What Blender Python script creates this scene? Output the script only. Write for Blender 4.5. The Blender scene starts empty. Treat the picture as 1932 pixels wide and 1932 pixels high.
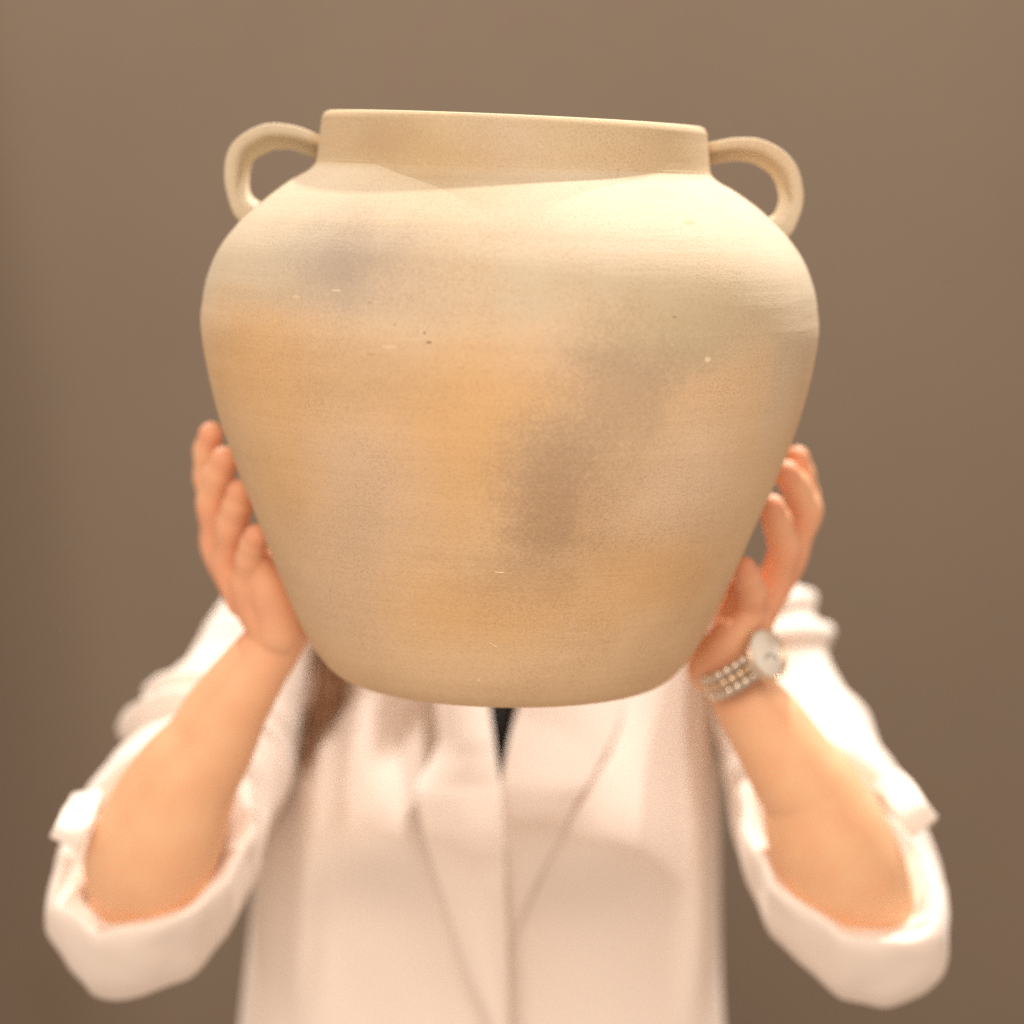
import bpy, bmesh, math, random
import numpy as np
from mathutils import Vector, Matrix, noise
random.seed(7)
R = math.radians
SC = bpy.context.scene
COL = SC.collection

# ------------------------------------------------------------------ camera
H0 = 1.25            # camera height above the (unseen) floor
D = 1.70             # camera to jar axis
S = 0.00038          # metres per reference pixel at the jar axis (photo read at 1932 px)
def P(px, py, y):
    """photo position + real depth behind the jar axis -> world point"""
    f = (D + y) / D
    return Vector(((px - 966) * S * f, y, H0 - (py - 966) * S * f))
cam_d = bpy.data.cameras.new('camera')
cam = bpy.data.objects.new('camera', cam_d); COL.objects.link(cam)
cam.location = (0, -D, H0); cam.rotation_euler = (R(90), 0, 0)
cam_d.sensor_width = 36; cam_d.lens = 36 * D / (1932 * S)
cam_d.clip_start = .05; cam_d.clip_end = 50
cam_d.dof.use_dof = True
cam_d.dof.focus_distance = D - .15
cam_d.dof.aperture_fstop = cam_d.lens / 1000 / .043
SC.camera = cam

# ------------------------------------------------------------------ light
w = bpy.data.worlds.new('World'); SC.world = w; w.use_nodes = True
bg = w.node_tree.nodes['Background']
bg.inputs[0].default_value = (1.0, .77, .60, 1); bg.inputs[1].default_value = .62
SC.view_settings.view_transform = 'Standard'
SC.view_settings.look = 'None'
SC.view_settings.exposure = 0.10
SC.view_settings.gamma = 1
SC.cycles.use_denoising = False
SC.cycles.sample_clamp_indirect = 6
def lamp(name, loc, target, size, power, col):
    l = bpy.data.lights.new(name, 'AREA'); l.shape = 'DISK'; l.size = size
    l.energy = power; l.color = col
    o = bpy.data.objects.new(name, l); COL.objects.link(o)
    o.location = loc
    o.rotation_euler = (Vector(target) - Vector(loc)).to_track_quat('-Z', 'Y').to_euler()
    return o
WARM = (1, .96, .90)
lamp('ceiling_spot_right', (1.05, 1.05, H0 + 1.9), (0, -.05, H0 + .2), .05, 34, WARM)
lamp('ceiling_spot_left', (-1.10, 1.05, H0 + 1.9), (0, -.05, H0 + .2), .05, 30, WARM)
sf = lamp('chest_fill_spot', (.58, .44, H0 + 2.0), (.06, .16, H0-.1), .08, 56, WARM)  # extra spot added to brighten the chest
sl = bpy.data.lights.new('chest_fill_cone', 'SPOT'); sl.energy = 185; sl.color = WARM; sl.shadow_soft_size = .04
sl.spot_size = R(50); sl.spot_blend = .5; sf.data = sl
lamp('front_fill', (-.3, -2.6, H0 + 1.25), (0, 0, H0), 1.6, 56, (1, .90, .79))  # soft fill added from the front, no real fixture

# ------------------------------------------------------------------ helpers
def mat(name, rough=.6, **kw):
    m = bpy.data.materials.new(name); m.use_nodes = True
    b = m.node_tree.nodes['Principled BSDF']
    b.inputs['Roughness'].default_value = rough
    for k, v in kw.items():
        b.inputs[k.replace('_', ' ')].default_value = v
    return m, m.node_tree, b
def N(nt, t, **kw):
    n = nt.nodes.new(t)
    for k, v in kw.items(): setattr(n, k, v)
    return n
def mixc(nt, fac, a, b, mode='MIX'):
    n = N(nt, 'ShaderNodeMix', data_type='RGBA', blend_type=mode)
    for i, v in ((0, fac), (6, a), (7, b)):
        if isinstance(v, bpy.types.NodeSocket): nt.links.new(v, n.inputs[i])
        else: n.inputs[i].default_value = v if i == 0 else (*v, 1)
    return n.outputs[2]
def math_(nt, op, a, b=None, clamp=False):
    n = N(nt, 'ShaderNodeMath', operation=op, use_clamp=clamp)
    for i, v in ((0, a), (1, b)):
        if v is None: continue
        if isinstance(v, bpy.types.NodeSocket): nt.links.new(v, n.inputs[i])
        else: n.inputs[i].default_value = v
    return n.outputs[0]
def noise_(nt, vec, scale, detail=3, rough=.5):
    n = N(nt, 'ShaderNodeTexNoise'); n.inputs['Scale'].default_value = scale
    n.inputs['Detail'].default_value = detail; n.inputs['Roughness'].default_value = rough
    if vec is not None: nt.links.new(vec, n.inputs['Vector'])
    return n
def ramp(nt, v, a, b):
    n = N(nt, 'ShaderNodeMapRange', interpolation_type='SMOOTHSTEP')
    n.inputs[1].default_value = a; n.inputs[2].default_value = b
    nt.links.new(v, n.inputs[0]); return n.outputs[0]

def link(name, me, m=None, parent=None, smooth=True, loc=None):
    if smooth: me.polygons.foreach_set('use_smooth', [True] * len(me.polygons))
    if m: me.materials.append(m)
    o = bpy.data.objects.new(name, me); COL.objects.link(o)
    if parent: o.parent = parent
    if loc is not None: o.location = loc
    return o
def mesh(name, verts, faces):
    me = bpy.data.meshes.new(name); me.from_pydata([tuple(v) for v in verts], [], faces)
    me.update(); return me
def grid_faces(n, m, wrap=True, off=0):
    f = []
    for i in range(n - 1):
        for j in range(m if wrap else m - 1):
            k = (j + 1) % m
            f.append((off + i*m + j, off + i*m + k, off + (i+1)*m + k, off + (i+1)*m + j))
    return f
def cr(pts, n):
    """Catmull-Rom through rows of numbers"""
    p = np.array(pts, float); k = len(p)
    q = np.vstack([2*p[0]-p[1], p, 2*p[-1]-p[-2]])
    out = []
    for t in np.linspace(0, k - 1, n):
        i = min(int(t), k - 2); u = t - i
        a, b, c, d = q[i], q[i+1], q[i+2], q[i+3]
        out.append(.5*((2*b) + (c-a)*u + (2*a-5*b+4*c-d)*u*u + (3*b-a-3*c+d)*u**3))
    return np.array(out)
def sweep(path, n=24, m=16, flat=None):
    """closed tapered tube with round ends; path rows: Vector + radius"""
    rows = cr([[*p, r] for p, r in path], n)
    pts, rad = rows[:, :3], rows[:, 3]
    # cap rings
    t0 = pts[1]-pts[0]; t0 /= np.linalg.norm(t0); t1 = pts[-1]-pts[-2]; t1 /= np.linalg.norm(t1)
    P2, R2, T2 = [], [], []
    tang = np.gradient(pts, axis=0); tang /= np.linalg.norm(tang, axis=1)[:, None]
    for a in (80, 60, 35, 15): P2.append(pts[0]-t0*rad[0]*math.sin(R(a))); R2.append(rad[0]*math.cos(R(a))); T2.append(t0)
    for p, r, t in zip(pts, rad, tang): P2.append(p); R2.append(r); T2.append(t)
    for a in (15, 35, 60, 80): P2.append(pts[-1]+t1*rad[-1]*math.sin(R(a))); R2.append(rad[-1]*math.cos(R(a))); T2.append(t1)
    u = np.cross(T2[0], (0.3, 1, 0.1)); u /= np.linalg.norm(u)
    verts = []
    for p, r, t in zip(P2, R2, T2):
        u = u - t*np.dot(u, t); u /= np.linalg.norm(u); v = np.cross(t, u)
        for j in range(m):
            a = 2*math.pi*j/m; verts.append(p + r*(math.cos(a)*u + math.sin(a)*v))
    f = grid_faces(len(P2), m)
    f.append(tuple(range(m))[::-1]); k = (len(P2)-1)*m; f.append(tuple(range(k, k+m)))
    return verts, f
class Acc:
    def __init__(s): s.v = []; s.f = []
    def add(s, v, f):
        o = len(s.v); s.v += [tuple(x) for x in v]; s.f += [tuple(i+o for i in q) for q in f]
    def tube(s, path, n=24, m=16): s.add(*sweep(path, n, m))
    def ell(s, c, r, rot=None):
        bm = bmesh.new(); bmesh.ops.create_icosphere(bm, subdivisions=4, radius=1)
        M = Matrix.Translation(c) @ (rot.to_4x4() if rot else Matrix.Identity(4)) @ Matrix.Diagonal((*r, 1))
        s.add([M @ v.co for v in bm.verts], [tuple(v.index for v in f.verts) for f in bm.faces]); bm.free()
def bake(o):
    """apply the modifiers of o to its mesh"""
    dg = bpy.context.evaluated_depsgraph_get()
    me = bpy.data.meshes.new_from_object(o.evaluated_get(dg)); o.modifiers.clear(); o.data = me
def loft(rings, n, m, disp=None):
    """rings: (C, A, B) vectors -> tube verts"""
    rows = cr([[*c, *a, *b] for c, a, b in rings], n)
    verts = []
    for i, r in enumerate(rows):
        C, A, B = Vector(r[:3]), Vector(r[3:6]), Vector(r[6:])
        for j in range(m):
            t = 2*math.pi*j/m
            o = A*math.cos(t) + B*math.sin(t)
            if disp: o = o + o.normalized()*disp(i/(n-1), t, C+o)
            verts.append(C + o)
    return verts, grid_faces(n, m)
def tag(o, label, cat, kind=None):
    if label: o['label'] = label
    if cat: o['category'] = cat
    if kind: o['kind'] = kind
def empty(name, M):
    e = bpy.data.objects.new(name, None); COL.objects.link(e); e.matrix_world = M; e.empty_display_size = .05
    return e
def sstep(a, b, x):
    t = min(1, max(0, (x-a)/(b-a))); return t*t*(3-2*t)
def gauss(x, s): return math.exp(-(x/s)**2)

# ------------------------------------------------------------------ materials
def skin_material():
    m, nt, b = mat('skin', .55)
    tc = N(nt, 'ShaderNodeTexCoord'); g = noise_(nt, tc.outputs['Object'], 34, 4)
    at = N(nt, 'ShaderNodeAttribute', attribute_name='blush')
    c = mixc(nt, ramp(nt, g.outputs[0], .3, .7), (.84, .47, .265), (.87, .52, .30))
    c = mixc(nt, at.outputs['Fac'], c, (.80, .29, .18))
    nt.links.new(c, b.inputs['Base Color'])
    b.inputs['Subsurface Weight'].default_value = .12
    b.inputs['Subsurface Radius'].default_value = (1, .35, .18)
    b.inputs['Subsurface Scale'].default_value = .008
    f = noise_(nt, tc.outputs['Object'], 700, 3)
    bp = N(nt, 'ShaderNodeBump'); bp.inputs['Strength'].default_value = .12; bp.inputs['Distance'].default_value = .0006
    nt.links.new(f.outputs[0], bp.inputs['Height']); nt.links.new(bp.outputs[0], b.inputs['Normal'])
    return m
def cloth_material():
    m, nt, b = mat('cream_suiting', .85)
    tc = N(nt, 'ShaderNodeTexCoord')
    g = noise_(nt, tc.outputs['Object'], 9, 4)
    c = mixc(nt, g.outputs[0], (.87, .765, .685), (.90, .79, .71))
    nt.links.new(c, b.inputs['Base Color'])
    b.inputs['Sheen Weight'].default_value = .25; b.inputs['Sheen Roughness'].default_value = .5
    wv = noise_(nt, tc.outputs['Object'], 900, 2)
    bp = N(nt, 'ShaderNodeBump'); bp.inputs['Strength'].default_value = .25; bp.inputs['Distance'].default_value = .0005
    nt.links.new(wv.outputs[0], bp.inputs['Height']); nt.links.new(bp.outputs[0], b.inputs['Normal'])
    return m
SKIN = skin_material(); CLOTH = cloth_material()
BLACK, _nt, _b = mat('black_jersey', .8, Base_Color=(.035, .03, .028, 1))
HAIR, nt, b = mat('brown_hair', .4)
tc = N(nt, 'ShaderNodeTexCoord'); g = noise_(nt, tc.outputs['Object'], 60, 3)
nt.links.new(mixc(nt, g.outputs[0], (.13, .055, .025), (.42, .23, .12)), b.inputs['Base Color'])

# ------------------------------------------------------------------ wall (draped backdrop)
YW = 2.0
m, nt, b = mat('brown_backdrop', .9)
tc = N(nt, 'ShaderNodeTexCoord')
g1 = noise_(nt, tc.outputs['Object'], 1.1, 3); g2 = noise_(nt, tc.outputs['Object'], 45, 4)
c = mixc(nt, ramp(nt, g1.outputs[0], .3, .7), (.188, .141, .101), (.203, .153, .110))
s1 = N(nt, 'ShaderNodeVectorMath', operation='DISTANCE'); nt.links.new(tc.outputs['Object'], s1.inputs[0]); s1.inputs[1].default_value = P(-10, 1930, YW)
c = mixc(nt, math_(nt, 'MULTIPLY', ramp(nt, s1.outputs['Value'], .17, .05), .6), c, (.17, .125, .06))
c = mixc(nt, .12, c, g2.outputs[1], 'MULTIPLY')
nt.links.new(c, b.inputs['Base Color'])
bp = N(nt, 'ShaderNodeBump'); bp.inputs['Strength'].default_value = .3; bp.inputs['Distance'].default_value = .002
nt.links.new(g2.outputs[0], bp.inputs['Height']); nt.links.new(bp.outputs[0], b.inputs['Normal'])
nx, nz = 240, 60; vs = []
for k in range(nz):
    for i in range(nx):
        x = -3.2 + 6.4*i/(nx-1); z = -.2 + 3.8*k/(nz-1)
        # soft leaning drape: the sheet turns away from the light at the left of the frame
        xs = -.70 - .16*(z - H0)
        d = .10*sstep(xs-.02, xs-.42, x) if False else .32*(1-sstep(xs-.45, xs+.05, x))
        d += .012*math.sin(x*3.1+z*.7) + .01*noise.noise(Vector((x*.7, z*.5, 3)))
        vs.append((x, YW + d, z))
wall = link('backdrop_wall', mesh('backdrop_wall', vs, grid_faces(nz, nx, False)), m)
so = wall.modifiers.new('s', 'SOLIDIFY'); so.thickness = .02; so.offset = 1; bake(wall)
tag(wall, 'plain brown backdrop wall, softly out of focus behind the person', None, 'structure')

# ------------------------------------------------------------------ jar
# axis: top centre, leaning 8 deg towards the camera and 1.3 deg clockwise
TILT, ROLL = R(8.0), R(1.3)
top = P(971, 225, -.028)
axd = Vector((-math.sin(ROLL), math.sin(TILT), -math.cos(TILT))).normalized()
def s_of(py):
    lo, hi = -.05, .6
    for _ in range(40):
        s = (lo+hi)/2; q = top + axd*s
        y2 = 966 - (q.z-H0)/(S*(D+q.y)/D)
        if y2 < py: lo = s
        else: hi = s
    return s
prof_px = [(226, 361), (232, 365), (245, 366), (280, 369.5), (308, 373), (320, 377), (333, 391), (345, 413), (365, 443), (392, 477),
           (430, 516), (480, 552), (535, 573), (585, 581), (603, 582.5), (622, 581.8), (645, 579), (690, 571), (745, 558), (800, 542), (850, 523),
           (905, 502), (953, 481), (1000, 461), (1050, 441), (1099, 420), (1160, 392), (1210, 365), (1245, 338), (1262, 318), (1268, 306)]
sp, rp = [], []
for py, hw in prof_px:
    s = s_of(py); q = top + axd*s
    sp.append(s); rp.append(hw*S*(D+q.y)/D*.993)
L = sp[-1]
# jar frame: z up along the axis, x to the right
Z = -axd; X = Vector((1, 0, 0)); X = (X - Z*X.dot(Z)).normalized(); Y = Z.cross(X)
base = top + axd*L
JM = Matrix.Translation(base) @ Matrix((X, Y, Z)).transposed().to_4x4()
JI = JM.inverted()
jz = [L - s for s in sp]
def jr(z):
    return float(np.interp(z, jz[::-1], rp[::-1]))
def jar_hit(px, py):
    """photo pixel -> point on the jar's front in jar space"""
    o = cam.location.copy(); d = (P(px, py, 0) - o).normalized()
    t = 1.2
    while t < 2.0:
        q = JI @ (o + d*t)
        if 0 <= q.z <= L and math.hypot(q.x, q.y) < jr(q.z): return q
        t += .001
    return JI @ (o + d*1.6)
jar = empty('clay_jar', JM)
tag(jar, 'big cream and ochre smoke-stained clay jar with two loop handles, held before the face', 'jar')

def clay_material():
    m, nt, b = mat('smoked_clay', .78)
    b.inputs['Specular IOR Level'].default_value = .3
    tc = N(nt, 'ShaderNodeTexCoord'); ob = tc.outputs['Object']
    # gentle warp so that the stains get ragged, smoky outlines
    wn = noise_(nt, ob, 9, 4, .6)
    sub = N(nt, 'ShaderNodeVectorMath', operation='SUBTRACT'); nt.links.new(wn.outputs[1], sub.inputs[0]); sub.inputs[1].default_value = (.5, .5, .5)
    mul = N(nt, 'ShaderNodeVectorMath', operation='SCALE'); nt.links.new(sub.outputs[0], mul.inputs[0]); mul.inputs[3].default_value = .05
    add = N(nt, 'ShaderNodeVectorMath', operation='ADD'); nt.links.new(ob, add.inputs[0]); nt.links.new(mul.outputs[0], add.inputs[1])
    wv = add.outputs[0]
    sx = N(nt, 'ShaderNodeSeparateXYZ'); nt.links.new(wv, sx.inputs[0])
    zc = lambda py: L - s_of(py)
    cream, sand, ochre = (.58, .49, .355), (.735, .525, .32), (.71, .445, .21)
    c = mixc(nt, ramp(nt, sx.outputs[2], zc(700), zc(500)), sand, cream)
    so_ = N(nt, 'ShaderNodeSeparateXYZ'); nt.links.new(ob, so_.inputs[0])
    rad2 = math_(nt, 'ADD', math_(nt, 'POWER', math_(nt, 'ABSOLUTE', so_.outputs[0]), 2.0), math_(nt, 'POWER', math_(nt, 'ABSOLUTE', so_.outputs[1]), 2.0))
    neck_shade = math_(nt, 'MULTIPLY', ramp(nt, so_.outputs[2], zc(330), zc(312)), ramp(nt, rad2, (rp[5]+.004)**2, (rp[5]+.001)**2))
    c = mixc(nt, neck_shade, c, (.56, .44, .28))  # shade on the neck, painted into the clay as a darker tint
    # long throwing bands
    mp = N(nt, 'ShaderNodeMapping'); mp.inputs['Scale'].default_value = (3, 3, 60); nt.links.new(ob, mp.inputs[0])
    bands = noise_(nt, mp.outputs[0], 1.6, 5, .6)
    c = mixc(nt, math_(nt, 'MULTIPLY', ramp(nt, bands.outputs[0], .5, .75), .28), c, (.60, .40, .20))
    pn = noise_(nt, ob, 7, 5, .6)
    c = mixc(nt, math_(nt, 'MULTIPLY', ramp(nt, pn.outputs[0], .48, .72), .4), c, (.66, .45, .27))
    dn = noise_(nt, ob, 420, 2, .8); dn2 = noise_(nt, ob, 34, 4, .65)
    dith = math_(nt, 'ADD', math_(nt, 'MULTIPLY', math_(nt, 'SUBTRACT', dn.outputs[0], .5), 1.1), math_(nt, 'MULTIPLY', math_(nt, 'SUBTRACT', dn2.outputs[0], .5), .9))
    def blob(c, px, py, rx, ry, col, k, rot=0):
        q = jar_hit(px, py)
        mpn = N(nt, 'ShaderNodeMapping', vector_type='POINT')
        s1 = N(nt, 'ShaderNodeVectorMath', operation='SUBTRACT'); nt.links.new(wv, s1.inputs[0]); s1.inputs[1].default_value = q
        mpn.inputs['Rotation'].default_value = (0, R(rot), 0)
        nt.links.new(s1.outputs[0], mpn.inputs[0])
        sc = N(nt, 'ShaderNodeVectorMath', operation='MULTIPLY'); nt.links.new(mpn.outputs[0], sc.inputs[0])
        rx *= 1.15; ry *= 1.15; k *= .93
        sc.inputs[1].default_value = (1/(rx*S), .5/(rx*S), 1/(ry*S))
        ln = N(nt, 'ShaderNodeVectorMath', operation='LENGTH'); nt.links.new(sc.outputs[0], ln.inputs[0])
        lv = math_(nt, 'ADD', ln.outputs['Value'], dith)
        return mixc(nt, math_(nt, 'MULTIPLY', ramp(nt, lv, 1.35, .1), k), c, col)
    OC = ochre; GR = (.44, .33, .225); PK = (.70, .52, .37)
    for a in [(500, 700, 150, 110, OC, .75), (700, 740, 330, 90, OC, .35), (860, 790, 170, 150, OC, .85), (560, 900, 110, 130, OC, .7),
              (850, 920, 150, 130, OC, .6), (880, 1140, 260, 90, OC, .9), (1230, 1090, 150, 90, OC, .8), (1440, 900, 80, 300, (.76, .58, .37), .6),
              (1150, 1000, 200, 120, OC, .3), (700, 560, 160, 110, (.66, .48, .33), .3),
              (690, 900, 120, 110, PK, .75), (660, 1060, 120, 120, PK, .6), (1290, 920, 130, 120, (.76, .58, .41), .9), (620, 1150, 130, 80, PK, .5), (1180, 660, 200, 70, PK, .6),
              (1420, 450, 160, 120, (.64, .55, .42), .7), (1500, 620, 80, 200, (.66, .56, .43), .7), (1090, 420, 240, 70, (.65, .56, .43), .7), (1330, 600, 200, 90, (.52, .43, .28), .75),
              (650, 490, 150, 95, (.42, .36, .30), .55), (645, 500, 75, 60, (.34, .29, .25), .42), (1230, 660, 150, 60, (.48, .40, .26), .65), (1175, 745, 100, 90, GR, .68), (1095, 850, 110, 80, GR, .6), (1055, 930, 105, 85, (.38, .25, .16), .55), (1040, 990, 80, 70, (.36, .24, .15), .45),
              (1010, 1080, 150, 70, (.42, .29, .19), .4), (670, 720, 150, 70, GR, .3), (690, 1010, 60, 120, GR, .15), (960, 270, 90, 60, (.56, .45, .36), .5),
              (820, 300, 150, 60, (.50, .35, .18), .6), (730, 270, 60, 40, (.46, .32, .2), .5), (1250, 290, 150, 40, (.60, .47, .30), .4)]:
        c = blob(c, *a)
    # grain, pits, scratches
    fn = noise_(nt, ob, 620, 2, .7)
    dens = noise_(nt, ob, 10, 3)
    c = mixc(nt, math_(nt, 'MULTIPLY', ramp(nt, fn.outputs[0], .45, .75), .30), c, (.34, .22, .13))
    fn3 = noise_(nt, ob, 950, 1, .5); pt = noise_(nt, ob, 14, 3, .6)
    c = mixc(nt, math_(nt, 'MULTIPLY', math_(nt, 'MULTIPLY', ramp(nt, fn3.outputs[0], .5, .7), ramp(nt, pt.outputs[0], .4, .65)), .38), c, (.30, .19, .11))
    vo = N(nt, 'ShaderNodeTexVoronoi'); vo.inputs['Scale'].default_value = 42; nt.links.new(ob, vo.inputs['Vector'])
    vs_ = N(nt, 'ShaderNodeSeparateColor'); nt.links.new(vo.outputs['Color'], vs_.inputs[0])
    spk = math_(nt, 'MULTIPLY', ramp(nt, vo.outputs['Distance'], .045, .02), ramp(nt, vs_.outputs[0], .80, .86))
    c = mixc(nt, math_(nt, 'MULTIPLY', spk, .55), c, (.30, .19, .11))
    fn2 = noise_(nt, ob, 380, 2, .6)
    c = mixc(nt, math_(nt, 'MULTIPLY', ramp(nt, fn2.outputs[0], .55, .75), .12), c, (.88, .74, .54))
    for px, py, rx, ry, col, k in [(801, 628, 2.5, 3, (.2, .12, .07), .8), (809, 646, 6, 2.2, (.2, .12, .07), .8), (1272, 598, 5, 2.2, (.25, .2, .17), .75),
                    (698, 571, 2, 3, (.3, .18, .1), .7), (1335, 678, 6, 5, (.88, .74, .54), .8), (635, 548, 10, 2, (.85, .7, .5), .5), (560, 560, 8, 3, (.82, .66, .45), .4), (735, 655, 14, 4, (.84, .68, .48), .35), (1265, 690, 3, 9, (.55, .36, .2), .6), (700, 668, 9, 3, (.5, .3, .15), .4),
                    (1300, 420, 14, 5, (.6, .42, .25), .7), (903, 1283, 3, 2.5, (.9, .75, .5), .8)]:
        q = jar_hit(px, py)
        s1 = N(nt, 'ShaderNodeVectorMath', operation='SUBTRACT'); nt.links.new(ob, s1.inputs[0]); s1.inputs[1].default_value = q
        sc = N(nt, 'ShaderNodeVectorMath', operation='MULTIPLY'); nt.links.new(s1.outputs[0], sc.inputs[0])
        sc.inputs[1].default_value = (1/(rx*S), .3/(rx*S), 1/(ry*S))
        ln = N(nt, 'ShaderNodeVectorMath', operation='LENGTH'); nt.links.new(sc.outputs[0], ln.inputs[0])
        c = mixc(nt, math_(nt, 'MULTIPLY', ramp(nt, ln.outputs['Value'], 1.2, .5), k), c, col)
    nt.links.new(c, b.inputs['Base Color'])
    h = math_(nt, 'ADD', math_(nt, 'MULTIPLY', bands.outputs[0], .8), math_(nt, 'MULTIPLY', fn.outputs[0], .35))
    bp = N(nt, 'ShaderNodeBump'); bp.inputs['Strength'].default_value = .35; bp.inputs['Distance'].default_value = .0018
    nt.links.new(h, bp.inputs['Height']); nt.links.new(bp.outputs[0], b.inputs['Normal'])
    return m
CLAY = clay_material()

# body lathe: outer profile, base, inner wall; hand-thrown unevenness
rows = cr([[a, b_] for a, b_ in zip(rp, jz)], 150)
rows = rows[rows[:, 1] < L]
neck_i = 5
zneck = jz[neck_i]
def wob(x, y, z):
    a = math.atan2(y, x)
    r = 1 + .0022*noise.noise(Vector((math.cos(a)*1.3, math.sin(a)*1.3, z*9))) + .0009*noise.noise(Vector((math.cos(a)*2, math.sin(a)*2, z*70)))
    # sagging neck: the rim runs down to the right
    k = sstep(zneck - .03, L, z)
    # join line at the widest point
    r += .0009*gauss(z - (jz[14]-.004), .0035)*max(0, .35+.9*noise.noise(Vector((a*3, 4, 1))))
    return Vector((x*r, y*r, z - .021*x*k))
M = 256
def lathe(prof, cap=True):
    vs = []
    for r, z in prof:
        for j in range(M):
            t = 2*math.pi*j/M; vs.append(wob(r*math.cos(t), r*math.sin(t), z))
    return vs, grid_faces(len(prof), M)
low = [(r, z) for r, z in rows if z <= zneck + .002]
up = [(r, z) for r, z in rows if z > zneck + .002]
zb = [(0.0005, .006), (.06, .005), (.105, .003), (.113, .0005), (rp[-1]-.004, .0)]
body_prof = zb + low[::-1]
# inner skin, from the neck down
inner = [(r - .012, z) for r, z in low if z > .02]
inner_prof = inner + [(.09, .016), (.0005, .015)]
vs, fs = lathe([(r, z) for r, z in body_prof] + [(inner[0][0]-.0, inner[0][1])] + inner_prof[1:])
fs = [tuple(reversed(f)) for f in fs]
jb = link('body', mesh('jar_body', vs, [f[::-1] for f in fs]), CLAY, jar)
# neck with rounded lip
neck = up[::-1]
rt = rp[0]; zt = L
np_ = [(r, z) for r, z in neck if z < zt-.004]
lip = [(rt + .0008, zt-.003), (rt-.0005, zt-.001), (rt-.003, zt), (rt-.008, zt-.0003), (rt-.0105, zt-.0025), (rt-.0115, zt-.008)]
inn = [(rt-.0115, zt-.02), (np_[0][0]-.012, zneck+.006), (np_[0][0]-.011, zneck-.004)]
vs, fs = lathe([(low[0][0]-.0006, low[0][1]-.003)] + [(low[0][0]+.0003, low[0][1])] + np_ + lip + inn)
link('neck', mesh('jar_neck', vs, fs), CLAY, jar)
# handles
def handle(pts, flip):
    # pts: photo centre line, thickness (px), depth
    path = []
    rows = cr(pts, 60)
    C = [JI @ P(r[0], r[1], r[3]) for r in rows]
    T = [(C[min(i+1, 59)] - C[max(i-1, 0)]).normalized() for i in range(60)]
    vs = []; m = 28
    for i, (c, t) in enumerate(zip(C, T)):
        dep = Vector((0, 1, 0)); n = t.cross(dep).normalized(); w_ = n.cross(t).normalized()
        th = rows[i][2]*S*.5; wd = rows[i][4]*S*.5*.84
        tw = math.tan(R(abs(rows[i][5])))
        hc_ = (C[0] + C[-1])*.5
        if (c - hc_).dot(n) < 0: n = -n
        for j in range(m):
            a = 2*math.pi*j/m
            ca, sa = math.cos(a), math.sin(a)
            u = abs(ca)**.6*math.copysign(1, ca)*th; v = abs(sa)**.6*math.copysign(1, sa)*wd
            u *= 1 - .30*gauss(sa, .4)           # groove pressed along the strap
            p = c + n*(u - v*tw) + Vector((0, 1, 0))*v
            p += Vector((1, 0, 1))*.0006*noise.noise(p*60)
            vs.append(p)
    f = grid_faces(60, m); f.append(tuple(range(m))[::-1]); f.append(tuple(range(59*m, 60*m)))
    return mesh('jar_handle', vs, f)
# px, py, thickness, depth, width, twist
hl = handle([(640, 288, 26, -.02, 80, 22), (592, 273, 26, -.02, 84, 22), (545, 259, 28, -.018, 86, 22), (500, 261, 30, -.016, 86, 22), (458, 288, 30, -.014, 86, 20),
             (447, 335, 30, -.012, 84, 16), (453, 375, 30, -.010, 84, 14), (474, 402, 44, -.008, 90, 12), (510, 425, 50, -.006, 94, 10)], 1)
link('handle', hl, CLAY, jar)
hr = handle([(1300, 296, 26, -.02, 80, -19), (1345, 289, 26, -.02, 84, -19), (1390, 282, 28, -.018, 86, -19), (1440, 290, 30, -.016, 86, -19), (1480, 325, 30, -.014, 86, -18),
             (1493, 370, 30, -.012, 84, -16), (1484, 408, 30, -.010, 84, -16), (1466, 432, 44, -.008, 90, -12), (1430, 455, 50, -.006, 94, -10)], -1)
link('handle', hr, CLAY, jar)
# two pale scratches on the belly: thin raised slips of clay
for (px, py, ln_, rot) in ((940, 1080, 32, 3), (935, 1220, 26, 6)):
    path = []
    for k in range(7):
        t = k/6-.5
        q = jar_hit(px + ln_*t, py - 5*t*t*4 + rot*t*2)
        path.append((q, (.00045 if 0 < k < 6 else .0002)))
    v, f = sweep(path, 14, 6)
    SCR = bpy.data.materials.get('pale_scratch') or mat('pale_scratch', .8, Base_Color=(.84, .66, .44, 1))[0]
    link('scratch', mesh('scratch', v, f), SCR, jar)

# ------------------------------------------------------------------ person: body as one skin mesh
A = Acc()
tips = []
def knuckly(f):
    out = []
    for i_, (a_, b_, y_, r_) in enumerate(f):
        out.append((a_, b_, y_, r_*(1.12 if i_ == 0 else 1.34)))
        if 0 < i_ < len(f)-1:
            g = f[i_+1]; out.append(((a_+g[0])/2, (b_+g[1])/2, (y_+g[2])/2, (r_+g[3])/2*(1.20 if i_ == 1 else 1.27)))
    return out
def chain(pts, n=26, m=16, k=1.0):
    A.tube([(P(a, b_, y), r*k) for a, b_, y, r in pts], n, m)
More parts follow.
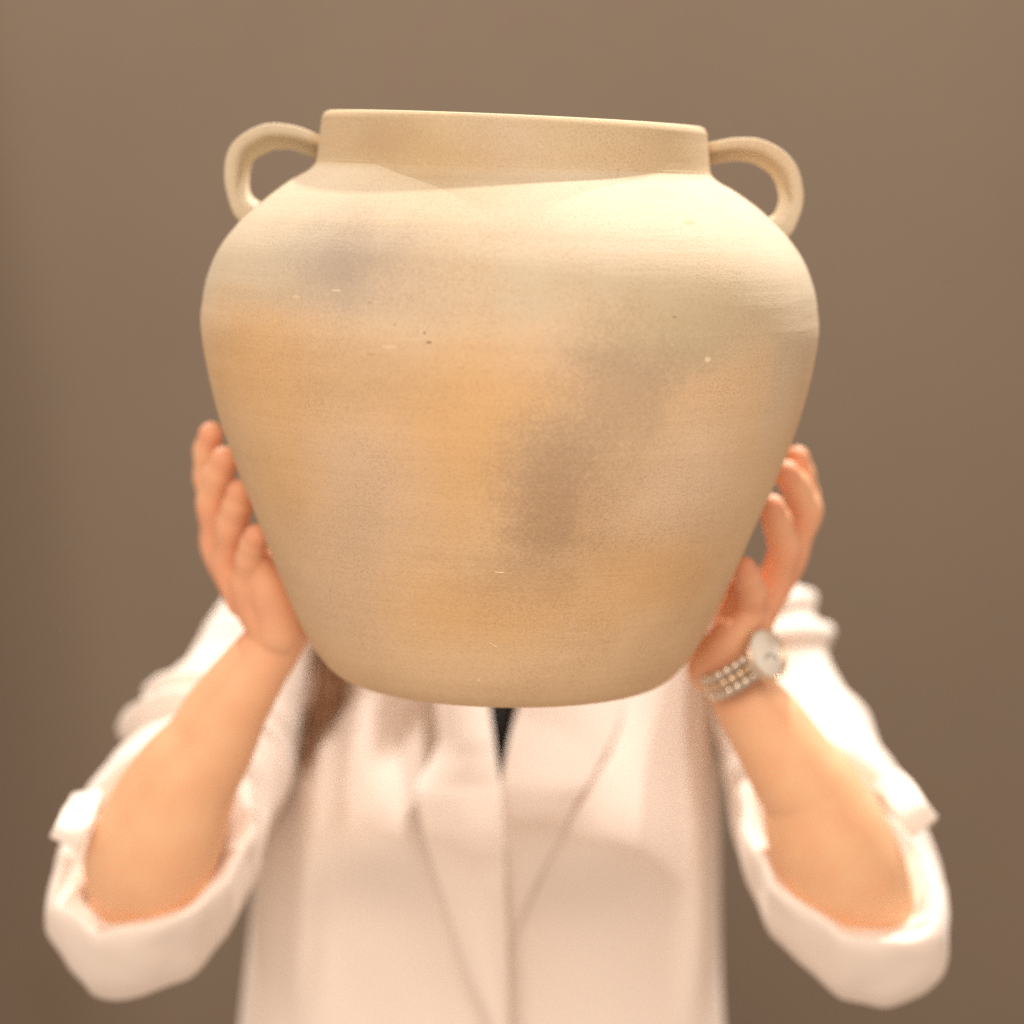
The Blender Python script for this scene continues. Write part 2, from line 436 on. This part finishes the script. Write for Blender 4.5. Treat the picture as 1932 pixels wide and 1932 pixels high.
# image-left hand (the person's right)
LH = dict(
 index=[(440, 1085, .118, .0110), (418, 985, .112, .0098), (393, 905, .098, .0086), (390, 850, .086, .0079), (398, 819, .078, .0070)],
 middle=[(450, 1110, .100, .0120), (413, 1035, .096, .0104), (401, 950, .075, .0096), (413, 897, .062, .0090), (424, 868, .056, .0080)],
 ring=[(460, 1135, .084, .0120), (432, 1065, .077, .0102), (437, 994, .058, .0100), (448, 954, .048, .0090), (453, 930, .044, .0078)],
 pinky=[(482, 1160, .066, .0120), (466, 1102, .054, .0102), (472, 1054, .039, .0088), (478, 1026, .030, .0079), (484, 1012, .025, .0071)],
 thumb=[(505, 1165, .105, .0140), (480, 1110, .130, .0115), (490, 1045, .155, .0095), (545, 1000, .166, .0085), (610, 975, .165, .0075)])
for k, f in LH.items():
    chain(knuckly(f), 34); tips.append((P(*f[-1][:3]), k))
wl = (515, 1200, .078, .0235)
for k in ('index', 'middle', 'ring', 'pinky'):
    p = LH[k][1]
    chain([(515, 1195, .078 + (p[2]-.078)*.4, .019), (480, 1125, .08 + (p[2]-.078)*.8, .0150), (p[0], p[1], p[2], .0104)])
chain([(528, 1190, .062, .019), (523, 1150, .056, .018), (510, 1115, .050, .0165), (496, 1085, .046, .0135), (485, 1062, .041, .010)])
chain([(520, 1190, .095, .019), (500, 1140, .108, .019), (470, 1085, .115, .015)])
chain([(530, 1195, .072, .021), (505, 1230, .076, .0235), (480, 1262, .078, .0255), (428, 1340, .082, .031), (396, 1403, .088, .0345), (350, 1470, .096, .041), (314, 1548, .106, .0475), (284, 1625, .118, .0500), (276, 1675, .138, .046)], 60, 32)
chain([(262, 1680, .145, .038), (340, 1540, .225, .040), (430, 1370, .30, .043), (540, 1205, .37, .050), (640, 1180, .385, .048)], 40, 24)
# image-right hand (the person's left)
RH = dict(
 index=[(1462, 1110, .125, .0110), (1492, 1015, .120, .0100), (1520, 945, .105, .0088), (1512, 893, .092, .0080), (1504, 864, .086, .0071)],
 middle=[(1446, 1135, .105, .0120), (1488, 1055, .098, .0104), (1521, 965, .082, .0098), (1500, 915, .067, .0088), (1483, 893, .060, .0078)],
 ring=[(1430, 1165, .088, .0120), (1458, 1105, .080, .0104), (1479, 1035, .062, .0094), (1465, 980, .048, .0086), (1456, 957, .042, .0076)],
 pinky=[(1392, 1205, .070, .0120), (1414, 1165, .060, .0100), (1420, 1118, .044, .0086), (1409, 1087, .034, .0079), (1403, 1073, .030, .0071)],
 thumb=[(1412, 1190, .110, .0140), (1425, 1140, .130, .0120), (1395, 1100, .150, .0100), (1350, 1065, .163, .0088), (1300, 1045, .166, .0075)])
for k, f in RH.items():
    chain(knuckly(f), 34); tips.append((P(*f[-1][:3]), k))
for k in ('index', 'middle', 'ring', 'pinky'):
    p = RH[k][1]
    chain([(1385, 1245, .080 + (p[2]-.08)*.3, .019), (1425, 1170, .082 + (p[2]-.08)*.8, .0145), (p[0], p[1], p[2], .0104)])
chain([(1340, 1262, .072, .018), (1362, 1232, .064, .019), (1390, 1195, .056, .0160), (1408, 1168, .054, .0110)])
chain([(1368, 1228, .068, .016), (1382, 1180, .070, .0150), (1394, 1135, .068, .0125), (1402, 1105, .060, .010)])
chain([(1380, 1240, .100, .019), (1410, 1180, .112, .018), (1445, 1110, .118, .015)])
chain([(1352, 1245, .075, .020), (1375, 1262, .080, .0225), (1392, 1290, .082, .0245), (1412, 1325, .084, .027), (1449, 1375, .088, .0305), (1500, 1455, .094, .035), (1528, 1495, .10, .0385), (1556, 1565, .110, .0460), (1592, 1650, .124, .0480), (1618, 1705, .142, .045)], 60, 32)
chain([(1632, 1710, .145, .037), (1570, 1560, .225, .040), (1500, 1380, .30, .043), (1400, 1210, .37, .050), (1300, 1180, .385, .048)], 40, 24)
# trunk, neck, head
CX = -.012
def W(x, y, z): return Vector((CX + x, y, H0 + z))
A.ell(W(0, .405, -.18), (.160, .060, .13)); A.ell(W(0, .40, -.33), (.140, .070, .17)); A.ell(W(0, .39, -.50), (.150, .085, .15))
A.tube([(W(-.15, .39, -.115), .045), (W(-.07, .39, -.085), .048), (W(0, .39, -.07), .052), (W(.07, .39, -.085), .048), (W(.15, .39, -.115), .045)], 30, 20)
A.tube([(W(0, .40, -.08), .056), (W(0, .395, -.02), .052), (W(0, .385, .05), .052)], 20, 24)
HY = .375
A.ell(W(0, HY+.02, .155), (.074, .092, .088)); A.ell(W(0, HY-.012, .105), (.058, .066, .078)); A.ell(W(0, HY-.045, .055), (.034, .034, .026))
A.tube([(W(0, HY-.078, .135), .007), (W(0, HY-.09, .112), .009), (W(0, HY-.094, .100), .012)], 12, 12)       # nose
for sx in (-1, 1):
    A.ell(W(sx*.011, HY-.084, .098), (.007, .008, .006))
    A.ell(W(sx*.074, HY+.012, .118), (.007, .017, .029), Matrix.Rotation(R(12), 3, 'X'))
    A.ell(W(sx*.031, HY-.056, .158), (.024, .012, .006))
    A.ell(W(sx*.036, HY-.045, .105), (.022, .020, .022))
    A.ell(W(sx*.031, HY-.061, .136), (.014, .010, .009))
A.tube([(W(-.020, HY-.074, .076), .004), (W(0, HY-.083, .078), .006), (W(.020, HY-.074, .076), .004)], 16, 10)
A.tube([(W(-.018, HY-.072, .070), .004), (W(0, HY-.080, .067), .006), (W(.018, HY-.072, .070), .004)], 16, 10)
person = link('person', mesh('person_body', A.v, A.f), SKIN)
rm = person.modifiers.new('r', 'REMESH'); rm.mode = 'VOXEL'; rm.voxel_size = .0017; rm.use_smooth_shade = True
sm = person.modifiers.new('s', 'SMOOTH'); sm.factor = .5; sm.iterations = 4
bake(person)
me = person.data; me.materials.clear(); me.materials.append(SKIN)
me.polygons.foreach_set('use_smooth', [True]*len(me.polygons))
co = np.empty(len(me.vertices)*3); me.vertices.foreach_get('co', co); co = co.reshape(-1, 3)
bl = np.zeros(len(co))
for H in (LH, RH):
    c0 = np.array(P(*H['ring'][1][:3])); d = np.linalg.norm(co - c0, axis=1); bl = np.maximum(bl, .36*np.exp(-(d/.075)**4))
for t, k in tips:
    d = np.linalg.norm(co - np.array(t), axis=1); bl = np.maximum(bl, .85*np.exp(-(d/.0125)**2))
for H in (LH, RH):
    for k, f in H.items():
        for j, am in ((1, .25), (2, .28), (3, .15)):
            d = np.linalg.norm(co - np.array(P(*f[j][:3])), axis=1); bl = np.maximum(bl, am*np.exp(-(d/.013)**2))
    c0 = P(*H['pinky'][0][:3]); d = np.linalg.norm(co - np.array(c0), axis=1); bl = np.maximum(bl, .35*np.exp(-(d/.05)**2))
at = me.attributes.new('blush', 'FLOAT', 'POINT'); at.data.foreach_set('value', bl)
tag(person, 'person in a cream blazer with rolled sleeves, both hands holding up the big clay jar', 'person')

# fingernails on the far side of each fingertip
NAIL, _n, _b = mat('fingernail', .3, Base_Color=(.80, .45, .36, 1))
def nail(f, side):
    tip, dip, pip_ = P(*f[-1][:3]), P(*f[-2][:3]), P(*f[-3][:3])
    t = (tip - dip).normalized()
    c = top + axd*((tip-top).dot(axd))           # jar axis point: nails face away from it
    out = (tip - c); out = (out - t*out.dot(t)).normalized(); sd = t.cross(out)
    r = f[-1][3]; vs = []; n, m_ = 7, 9
    for i in range(n):
        for j in range(m_):
            u = (i/(n-1)-.5)*2; v = (j/(m_-1)-.5)*2
            hw = .74*r*math.sqrt(max(0, 1-max(0, (abs(u)-.35)/.75)**2))
            a = v*hw/r
            vs.append(tip + t*(u*.0058 - .0005 + .0015) + (out*math.cos(a) + sd*math.sin(a))*(r*1.0 - .0010*max(0, u)**2*2))
    o = link('fingernail', mesh('fingernail', vs, grid_faces(n, m_, False)), NAIL, person)
    so = o.modifiers.new('s', 'SOLIDIFY'); so.thickness = .0006; so.offset = 0; bake(o)
for H in (LH, RH):
    for k, f in H.items(): nail(f, 1)
# eyes and brows (behind the jar)
EYE, _n, _b = mat('eye_white', .2, Base_Color=(.8, .78, .74, 1)); IRIS, _n, _b = mat('iris_brown', .2, Base_Color=(.06, .03, .015, 1))
for sx in (-1, 1):
    a = Acc(); a.ell(W(sx*.031, HY-.064, .136), (.0105, .0095, .0062)); e = link('eye', mesh('eye', a.v, a.f), EYE, person)
    a = Acc(); a.ell(W(sx*.031, HY-.0725, .136), (.0048, .0018, .0048)); link('iris', mesh('iris', a.v, a.f), IRIS, e)
    v, f = sweep([(W(sx*.014, HY-.072, .158), .0015), (W(sx*.032, HY-.070, .163), .0025), (W(sx*.05, HY-.055, .157), .0012)], 14, 8)
    link('eyebrow', mesh('eyebrow', v, f), HAIR, person)

# ------------------------------------------------------------------ jacket
# torso section table: z (rel. camera), half width, centre x, front y, back y
TS = [(-.030, .060, -.012, .345, .450), (-.052, .105, -.012, .335, .458), (-.075, .160, -.014, .325, .465), (-.105, .192, -.016, .312, .470), (-.15, .203, -.018, .298, .472),
      (-.22, .203, -.020, .282, .474), (-.28, .202, -.021, .270, .472), (-.35, .203, -.022, .270, .468), (-.42, .208, -.025, .277, .466), (-.50, .218, -.026, .280, .47), (-.62, .245, -.024, .272, .49), (-.70, .255, -.024, .255, .50)]
TSz = cr(TS[::-1], 400)
def ts(z): return [float(np.interp(z, TSz[:, 0], TSz[:, k])) for k in (1, 2, 3, 4)]
def torso_pt(phi, z, off=0.0):
    """phi: 0 = front centre, + to image right, pi = back"""
    w_, cx, yf, yb = ts(z)
    cy = yf + (yb-yf)*.52
    s, c = math.sin(phi), math.cos(phi)
    e = .74
    x = math.copysign(abs(s)**e, s)*(w_+off); 
    y = -math.copysign(abs(c)**e, c)*((cy-yf if c > 0 else yb-cy)+off)
    p = Vector((cx + x, cy + y, H0 + z))
    # bust: two soft swells over the chest, cloth falling free below
    for bx, bz, am in ((.066, -.262, .072), (-.112, -.258, .064)):
        if c > 0:
            dx = (p.x - bx)/.062; dz = z - bz + .026*min(dx*dx, 3)
            g = math.exp(-dx*dx)*(math.exp(-(dz/.11)**2) if dz > 0 else math.exp(-(dz/.050)**2)*.80 + .20*math.exp(-(dz/.2)**2))
            p.y -= am*g
    if c > 0:   # side drapes hanging from the bust
        for bx, s_ in ((.158, .013), (-.172, .014)):
            p.y -= .020*math.exp(-((p.x-bx - .05*(z+.33))/s_)**2)*sstep(-.46, -.36, z)*(1-sstep(-.22, -.10, z))
    n = noise.noise(Vector((p.x*9, z*3.2, 1.7)))*.006 + noise.noise(Vector((p.x*22 + z*9, z*7, 5)))*.0028
    p += Vector((s*.5, -c, 0))*n
    return p
def front_y(x, z):
    """depth of the torso front at world x"""
    lo, hi = -1.5, 1.5
    for _ in range(30):
        mid = (lo+hi)/2
        if torso_pt(mid, z).x < x: lo = mid
        else: hi = mid
    return torso_pt(lo, z).y, lo
def pxz(py, y): return -(py-966)*S*(D+y)/D
def edge_x(px, z):   # px -> world x on the front at height z
    y = .27
    return (px-966)*S*(D+y)/D
jacket = empty('blazer', Matrix.Translation((0, .37, H0-.3)))
jacket.parent = person
JT = Matrix.Translation((0, .37, H0-.3)).inverted()
def jl(verts): return [JT @ Vector(v) for v in verts]
def py_at(z, y=.27): return 966 - z/(S*(D+y)/D)
def Lx(py): return float(np.interp(py, [900, 1100, 1332, 1475, 1600, 1760, 1932, 2600], [850, 888, 921, 943, 951, 956, 960, 966]))
def Rx(py): return float(np.interp(py, [900, 1100, 1332, 1475, 1520, 2600], [1060, 1020, 979, 944, 936, 925]))
zs = list(np.linspace(-.030, -.70, 110))
def panel(side):
    vs = []; m_ = 90
    for z in zs:
        py = py_at(z)
        ex = edge_x(Lx(py) if side < 0 else Rx(py), z)
        off = .007 if side < 0 else 0
        _, ph = front_y(ex, z)
        end = -math.pi if side < 0 else math.pi
        for j in range(m_):
            u = j/(m_-1)
            p = torso_pt(ph + (end*1.0-ph)*u, z, 0)
            if side < 0: p.y -= off*(1-sstep(0, .12, u))
            p.y += .004*gauss(u, .012)*0
            vs.append(p)
    o = link('front_panel', mesh('front_panel', jl(vs), grid_faces(len(zs), m_, False)), CLOTH, jacket)
    so = o.modifiers.new('s', 'SOLIDIFY'); so.thickness = .003; so.offset = -1 if side < 0 else 1
    bake(o); return o
panel(-1); panel(1)
# lapels: sheets lying on the fronts, edge rolled
def lapel(tab, lift, side):
    tab = np.array(tab, float); vs = []; n, m_ = 90, 22
    rowz, Yr, Xr = [], [], []
    for i in range(n):
        py = tab[0, 0] + (tab[-1, 0]-tab[0, 0])*i/(n-1)
        l, r = np.interp(py, tab[:, 0], tab[:, 1]), np.interp(py, tab[:, 0], tab[:, 2])
        z = pxz(py, .25); rowz.append(z)
        Xr.append([edge_x(l + (r-l)*j/(m_-1), z) for j in range(m_)]); Yr.append([front_y(x, z)[0] for x in Xr[-1]])
    ym = [min(q) for q in Yr]
    hull = [0]                       # cloth spans the hollows: nearest-side hull of the row minima
    while hull[-1] < n-1:
        a_ = hull[-1]
        hull.append(min(range(a_+1, n), key=lambda k: (ym[k]-ym[a_])/(k-a_)))
    yh = np.interp(range(n), hull, [ym[k] for k in hull])
    if side < 0: yh = np.array([y_ - .13*max(0, -.20 - z_) for y_, z_ in zip(yh, rowz)])
    for i in range(n):
        for j in range(m_):
            inn_ = j/(m_-1) if side < 0 else 1-j/(m_-1)     # 1 at the opening edge
            lf = lift*(.5 + .8*math.sin(math.pi*inn_)) + .007*(side < 0)
            vs.append(Vector((Xr[i][j], yh[i] + .35*(Yr[i][j]-ym[i]) - lf, H0+rowz[i])))
    o = link('lapel', mesh('lapel', jl(vs), grid_faces(n, m_, False)), CLOTH, jacket)
    so = o.modifiers.new('s', 'SOLIDIFY'); so.thickness = .0035; so.offset = 0
    bake(o); return o
lapel([(1120, 800, 890), (1332, 822, 921), (1400, 832, 931), (1440, 812, 937), (1484, 784, 945), (1560, 802, 950), (1692, 844, 955), (1829, 887, 958), (1935, 930, 961), (1990, 955, 963)], .010, -1)
lapel([(1120, 1016, 1230), (1332, 979, 1180), (1395, 962, 1155), (1475, 945, 1108), (1504, 944, 1085), (1579, 948, 1050), (1650, 952, 1012), (1763, 956, 968), (1780, 957, 962)], .004, 1)
# collar behind the neck
col_r = []
for k, (zz, rr) in enumerate(((-.075, .085), (-.04, .070), (-.01, .064), (-.012, .074), (-.045, .092))):
    col_r.append((W(0, .398, zz), Vector((rr, 0, 0)), Vector((0, rr*.95, .012))))
v, f = [], []
n, m_ = 30, 60
rows_ = cr([[*c, *a, *b_] for c, a, b_ in col_r], n)
for r_ in rows_:
    for j in range(m_):
        t = R(-35) + R(250)*j/(m_-1)
        v.append(Vector(r_[:3]) + Vector(r_[3:6])*math.cos(t) + Vector(r_[6:])*math.sin(t))
o = link('collar', mesh('collar', jl(v), grid_faces(n, m_, False)), CLOTH, jacket)
so = o.modifiers.new('s', 'SOLIDIFY'); so.thickness = .003; bake(o)

# sleeves
def px3(cx, cy, y, dx, dy, dyy):
    """vector from photo offset at a depth"""
    return P(cx+dx, cy+dy, y+dyy) - P(cx, cy, y)
def ring(cx, cy, y, A_, B_): return (P(cx, cy, y), px3(cx, cy, y, *A_), px3(cx, cy, y, *B_))
def folds(seed, lst):
    def d(u, t, p):
        a = 0
        for u0, s_, am, t0 in lst:
            a += am*gauss(u - u0 - .02*math.sin(t*2+seed), s_)*(.45 + .55*math.cos(t-t0))
        a += .0035*noise.noise(p*14 + Vector((seed, 0, 0))) + .0022*noise.noise(p*34)
        return a
    return d
def sleeve(rings, fl, seed, mouth_fold):
    n, m_ = 150, 96
    v, f = loft(rings, n, m_, folds(seed, fl))
    o = link('sleeve', mesh('sleeve', jl(v), f), CLOTH, jacket)
    so = o.modifiers.new('s', 'SOLIDIFY'); so.thickness = .003; so.offset = -1
    bake(o); return o
# (rings run from the shoulder to the mouth; A points to image right of the mouth, B to its front)
SL = [ring(560, 1150, .385, (95, 60, 0), (0, 25, .075)), ring(505, 1240, .36, (103, 60, 0), (0, 40, .072)),
      ring(440, 1375, .31, (118, 66, 0), (-10, 60, .068)), ring(382, 1470, .265, (143, 45, 0), (-30, 95, .058)),
      ring(330, 1550, .22, (168, 20, 0), (-40, 150, .040)), ring(302, 1618, .188, (182, 0, 0), (-45, 205, .010)),
      ring(296, 1636, .164, (176, -22, 0), (-38, 212, -.020)), ring(294, 1620, .152, (168, -32, 0), (-30, 180, -.034))]
sleeve(SL, [(.285, .015, .017, math.pi), (.355, .013, .021, math.pi), (.24, .02, .006, math.pi), (.47, .02, .004, 2.2), (.7, .04, .003, 1.6)], 1.0, 0)
SR = [ring(1385, 1140, .385, (95, -60, 0), (0, 25, .075)), ring(1428, 1225, .36, (97, -56, 0), (0, 40, .072)),
      ring(1470, 1345, .325, (108, -54, 0), (8, 60, .068)), ring(1520, 1445, .275, (140, -32, 0), (30, 95, .058)),
      ring(1556, 1540, .225, (168, 0, 0), (42, 150, .040)), ring(1580, 1615, .188, (186, 22, 0), (50, 210, .010)),
      ring(1586, 1640, .164, (178, 34, 0), (50, 218, -.020)), ring(1584, 1624, .152, (168, 38, 0), (46, 186, -.034))]
sleeve(SR, [(.095, .026, .011, 0), (.185, .022, .014, .2), (.36, .03, .004, -.4), (.5, .03, .004, 1), (.7, .04, .003, 1.6)], 3.0, 0)
# turned-up cuffs: a doubled band closing the mouth
def cuff(rings, seed):
    n, m_ = 70, 110
    def d(u, t, p):
        k_ = 2*math.pi/7; q_ = ((t + seed*.37 + .12*math.sin(3*t)) % k_) - k_/2
        poly = (math.cos(k_/2)/math.cos(q_) - .95)*.030
        return poly + .0022*noise.noise(p*30 + Vector((seed, 0, 0))) + .0034*noise.noise(Vector((math.cos(t)*3.2, math.sin(t)*3.6, seed + u*1.5))) + .0014*math.sin(t*9+seed)*gauss(u-.5, .3)
    v, f = loft(rings, n, m_, d)
    o = link('cuff', mesh('cuff', jl(v), f), CLOTH, jacket)
    so = o.modifiers.new('s', 'SOLIDIFY'); so.thickness = .003; so.offset = -1
    bake(o); return o
cuff([ring(295, 1645, .162, (187, -22, 0), (-40, 232, -.026)), ring(292, 1636, .150, (190, -32, 0), (-36, 216, -.042)), ring(290, 1616, .138, (187, -42, 0), (-28, 176, -.056)),
      ring(290, 1608, .134, (182, -44, 0), (-24, 154, -.060)), ring(291, 1610, .134, (175, -42, 0), (-22, 144, -.056)), ring(294, 1625, .142, (146, -34, 0), (-20, 116, -.040)), ring(300, 1650, .155, (128, -26, 0), (-20, 104, -.030))], 2.0)
cuff([ring(1588, 1650, .162, (190, 38, 0), (52, 240, -.026)), ring(1588, 1642, .150, (190, 44, 0), (52, 226, -.042)), ring(1586, 1624, .138, (184, 46, 0), (50, 186, -.056)),
      ring(1584, 1616, .134, (177, 46, 0), (48, 166, -.060)), ring(1584, 1618, .134, (169, 44, 0), (46, 156, -.056)), ring(1582, 1635, .142, (140, 36, 0), (44, 122, -.040)), ring(1580, 1660, .155, (124, 30, 0), (38, 108, -.030))], 5.0)
# strap that holds each rolled sleeve, with its button
def tab(pts, wd, y, name='sleeve_tab'):
    rows = cr([[*P(a, b_, yy)] for a, b_, yy in pts], 20)
    vs = []; C = [Vector(r) for r in rows]
    for i, c in enumerate(C):
        t = (C[min(i+1, 19)]-C[max(i-1, 0)]).normalized()
        s_ = t.cross(Vector((0, -1, 0))).normalized(); nrm = s_.cross(t)
        for j in range(14):
            a = 2*math.pi*j/14
            vs.append(c + s_*wd*math.copysign(abs(math.cos(a))**.35, math.cos(a)) + nrm*.0035*math.copysign(abs(math.sin(a))**.6, math.sin(a)))
    f = grid_faces(20, 14); f.append(tuple(range(14))[::-1]); f.append(tuple(range(19*14, 20*14)))
    return link(name, mesh(name, jl(vs), f), CLOTH, jacket)
BTN, _n, _b = mat('horn_button', .35, Base_Color=(.72, .60, .50, 1))
def button(p, nrm, parent, r=.008):
    bm = bmesh.new()
    q = Vector(nrm).to_track_quat('Z', 'Y').to_matrix().to_4x4()
    bmesh.ops.create_cone(bm, cap_ends=True, segments=32, radius1=r, radius2=r*.8, depth=.003, matrix=Matrix.Translation(p) @ q)
    bmesh.ops.create_cone(bm, cap_ends=True, segments=24, radius1=r*.55, radius2=r*.5, depth=.0036, matrix=Matrix.Translation(p) @ q)
    me_ = bpy.data.meshes.new('button'); bm.to_mesh(me_); bm.free()
    me_.transform(JT)
    return link('button', me_, BTN, parent, smooth=False)
t1 = tab([(165, 1500, .150), (150, 1530, .110), (135, 1565, .085), (122, 1592, .082)], .0125, 0)
button(P(112, 1572, .098), (-.8, -.35, .3), t1, .006)
t2 = tab([(1672, 1470, .165), (1700, 1497, .130), (1722, 1530, .112), (1745, 1560, .112)], .0125, 0)
button(P(1752, 1545, .128), (.8, -.35, .4), t2, .006)

# black top under the blazer
vs = []
for z in np.linspace(-.055, -.62, 50):
    for j in range(60):
        ph = R(-80) + R(160)*j/59
        p = torso_pt(ph, z); p.y += .016 + .010*math.cos(ph); p.x = CX + (p.x-CX)*.93
        vs.append(p)
tp = link('black_top', mesh('black_top', vs, grid_faces(50, 60, False)), BLACK, person)
so = tp.modifiers.new('s', 'SOLIDIFY'); so.thickness = .002; bake(tp)

# ------------------------------------------------------------------ hair
a = Acc()
rnd = random.Random(3)
hc = W(0, HY+.025, .160)
def on_front(px, py):
    q = P(px, py, .28); y, _ = front_y(q.x, q.z-H0); return Vector((q.x, y - rnd.uniform(.006, .016), q.z))
def strand(pts, r):
    v, f = sweep([(Vector(p), rr) for p, rr in zip(pts, r)], 14, 5); a.add(v, f)
bm = bmesh.new(); bmesh.ops.create_uvsphere(bm, u_segments=96, v_segments=64, radius=1)
vv = []
keep = set()
for v in bm.verts:
    d = v.co
    p = Vector((d.x*.084, d.y*.102, d.z*.098)) + hc
    p += d*(.0025*noise.noise(Vector((d.x*18, d.y*4, d.z*3))) + .0012*noise.noise(Vector((d.x*60, d.y*14, d.z*6))))
    if d.y < -.35 and d.z < .55: keep.add(v.index)
    vv.append(p)
ff = [tuple(q.index for q in f.verts) for f in bm.faces if not all(q.index in keep for q in f.verts)]
bm.free()
hair = link('hair', mesh('hair_cap', vv, ff), HAIR, person)
so = hair.modifiers.new('s', 'SOLIDIFY'); so.thickness = .006; so.offset = -1; bake(hair)
# long locks: image-left lock comes forward over the shoulder, the rest falls behind
for k in range(80):
    t = rnd.random(); e = rnd.gauss(0, 1)
    x0 = -.06 - .022*rnd.random(); y0 = HY + rnd.uniform(-.02, .05)
    px = (620 + 7*e if k % 3 else 604 + 9*e); yq = .285 + .012*rnd.random() 
    end = rnd.uniform(1330, 1400) if k % 3 else rnd.uniform(1380, 1470)
    mid = on_front(px + 10, 1290); m2 = on_front(px - 6 + 4*rnd.gauss(0, 1), 1345); en = on_front(px - 30 + 14*rnd.gauss(0, 1), end)
    strand([W(x0, y0, .20 - .05*t), W(x0-.018, y0-.01, .06), on_front(px + 14, 1140), mid, m2, en], [.0012, .0016, .0016, .0015, .0011, .0004])
lock = link('hair_lock', mesh('hair_lock', a.v, a.f), HAIR, hair)
a = Acc()
for k in range(260):
    th = rnd.uniform(R(5), R(175)); rr = rnd.uniform(.078, .1)
    x0, y0 = rr*math.cos(th)*.84, HY + .025 + rr*math.sin(th)
    strand([W(x0, y0, .17), W(x0*1.12, y0+.01, .05), W(x0*1.3, max(y0, .45)+.03, -.06), W(x0*1.35, .50+rnd.uniform(0, .02), -.18), W(x0*1.3, .50+rnd.uniform(0, .02), -.27+rnd.uniform(-.03, .03))], [.0014, .0018, .0018, .0015, .0004])
link('hair_lock', mesh('hair_lock_back', a.v, a.f), HAIR, hair)

# ------------------------------------------------------------------ wristwatch
STEEL, nt, b = mat('two_tone_steel', .38, Base_Color=(.78, .66, .55, 1), Metallic=1.0)
GOLD, nt, b = mat('gold_links', .38, Base_Color=(.76, .57, .40, 1), Metallic=1.0)
DIAL, nt, b = mat('pearl_dial', .25, Base_Color=(.80, .76, .68, 1), Coat_Weight=1.0)
DARK, nt, b = mat('watch_hands', .3, Base_Color=(.12, .09, .06, 1), Metallic=.5)
fz = (P(1440, 1345, .086) - P(1375, 1248, .080)).normalized()      # along the forearm
nn = Vector((.74, -.64, .10)); nn = (nn - fz*nn.dot(fz)).normalized(); mm = fz.cross(nn)
fc = P(1447, 1234, .044)
wc = fc - nn*.0315
WM = Matrix.Translation(wc) @ Matrix((mm, fz, nn)).transposed().to_4x4()   # x around, y along arm, z out through the dial
watch = empty('wristwatch', WM)
tag(watch, 'gold and steel link wristwatch with a round pale dial, worn on the wrist', 'watch')
def lathe_z(prof, seg=48):
    vs = [(r*math.cos(2*math.pi*j/seg), r*math.sin(2*math.pi*j/seg), z) for r, z in prof for j in range(seg)]
    return vs, grid_faces(len(prof), seg)
case = link('case', mesh('case', *lathe_z([(.0002, .0255), (.0175, .0255), (.0198, .027), (.0204, .030), (.0195, .0322), (.0180, .0326), (.0178, .0320), (.0002, .0318)])), STEEL, watch)
link('bezel', mesh('bezel', *lathe_z([(.0176, .0322), (.0180, .0334), (.0190, .0336), (.0198, .0325), (.0196, .0318)])), GOLD, case)
link('dial', mesh('dial', *lathe_z([(.0177, .0321), (.0175, .0325), (.0002, .0326)])), DIAL, case)
def box(sx, sy, sz, M_=None, bev=.0005):
    bm = bmesh.new(); bmesh.ops.create_cube(bm, size=1, matrix=Matrix.Diagonal((sx, sy, sz, 1)))
    bmesh.ops.bevel(bm, geom=bm.edges[:], offset=bev, segments=2, affect='EDGES')
    if M_ is not None: bm.transform(M_)
    me_ = bpy.data.meshes.new('box'); bm.to_mesh(me_); bm.free(); return me_
for ang, ln_ in ((35, .010), (-80, .007)):
    q = Matrix.Rotation(R(ang), 4, 'Z') @ Matrix.Translation((0, ln_/2, .0330))
    link('watch_hand', box(.0008, ln_, .0004, q, .0001), DARK, case)
link('crown', box(.0035, .0035, .003, Matrix.Translation((0, -.0215, .0295)), .0008), GOLD, case)
lk = box(.0092, .0072, .0028, None, .0005); lk.materials.append(STEEL)
lg = box(.0092, .0074, .0032, None, .0005); lg.materials.append(GOLD)
for me_ in (lk, lg): me_.polygons.foreach_set('use_smooth', [True]*len(me_.polygons))
ra, rb = .0285, .0285
nl = 19
for k in range(nl):
    a0 = R(34) + (2*math.pi - R(68))*k/(nl-1)
    x, z = ra*math.sin(a0), rb*math.cos(a0)
    for j, (dy, me_) in enumerate(((-.0072, lk), (0, lg), (.0072, lk))):
        o = bpy.data.objects.new('link', me_); COL.objects.link(o); o.parent = watch
        o.location = (x, dy, z); o.rotation_euler = (0, a0, 0)
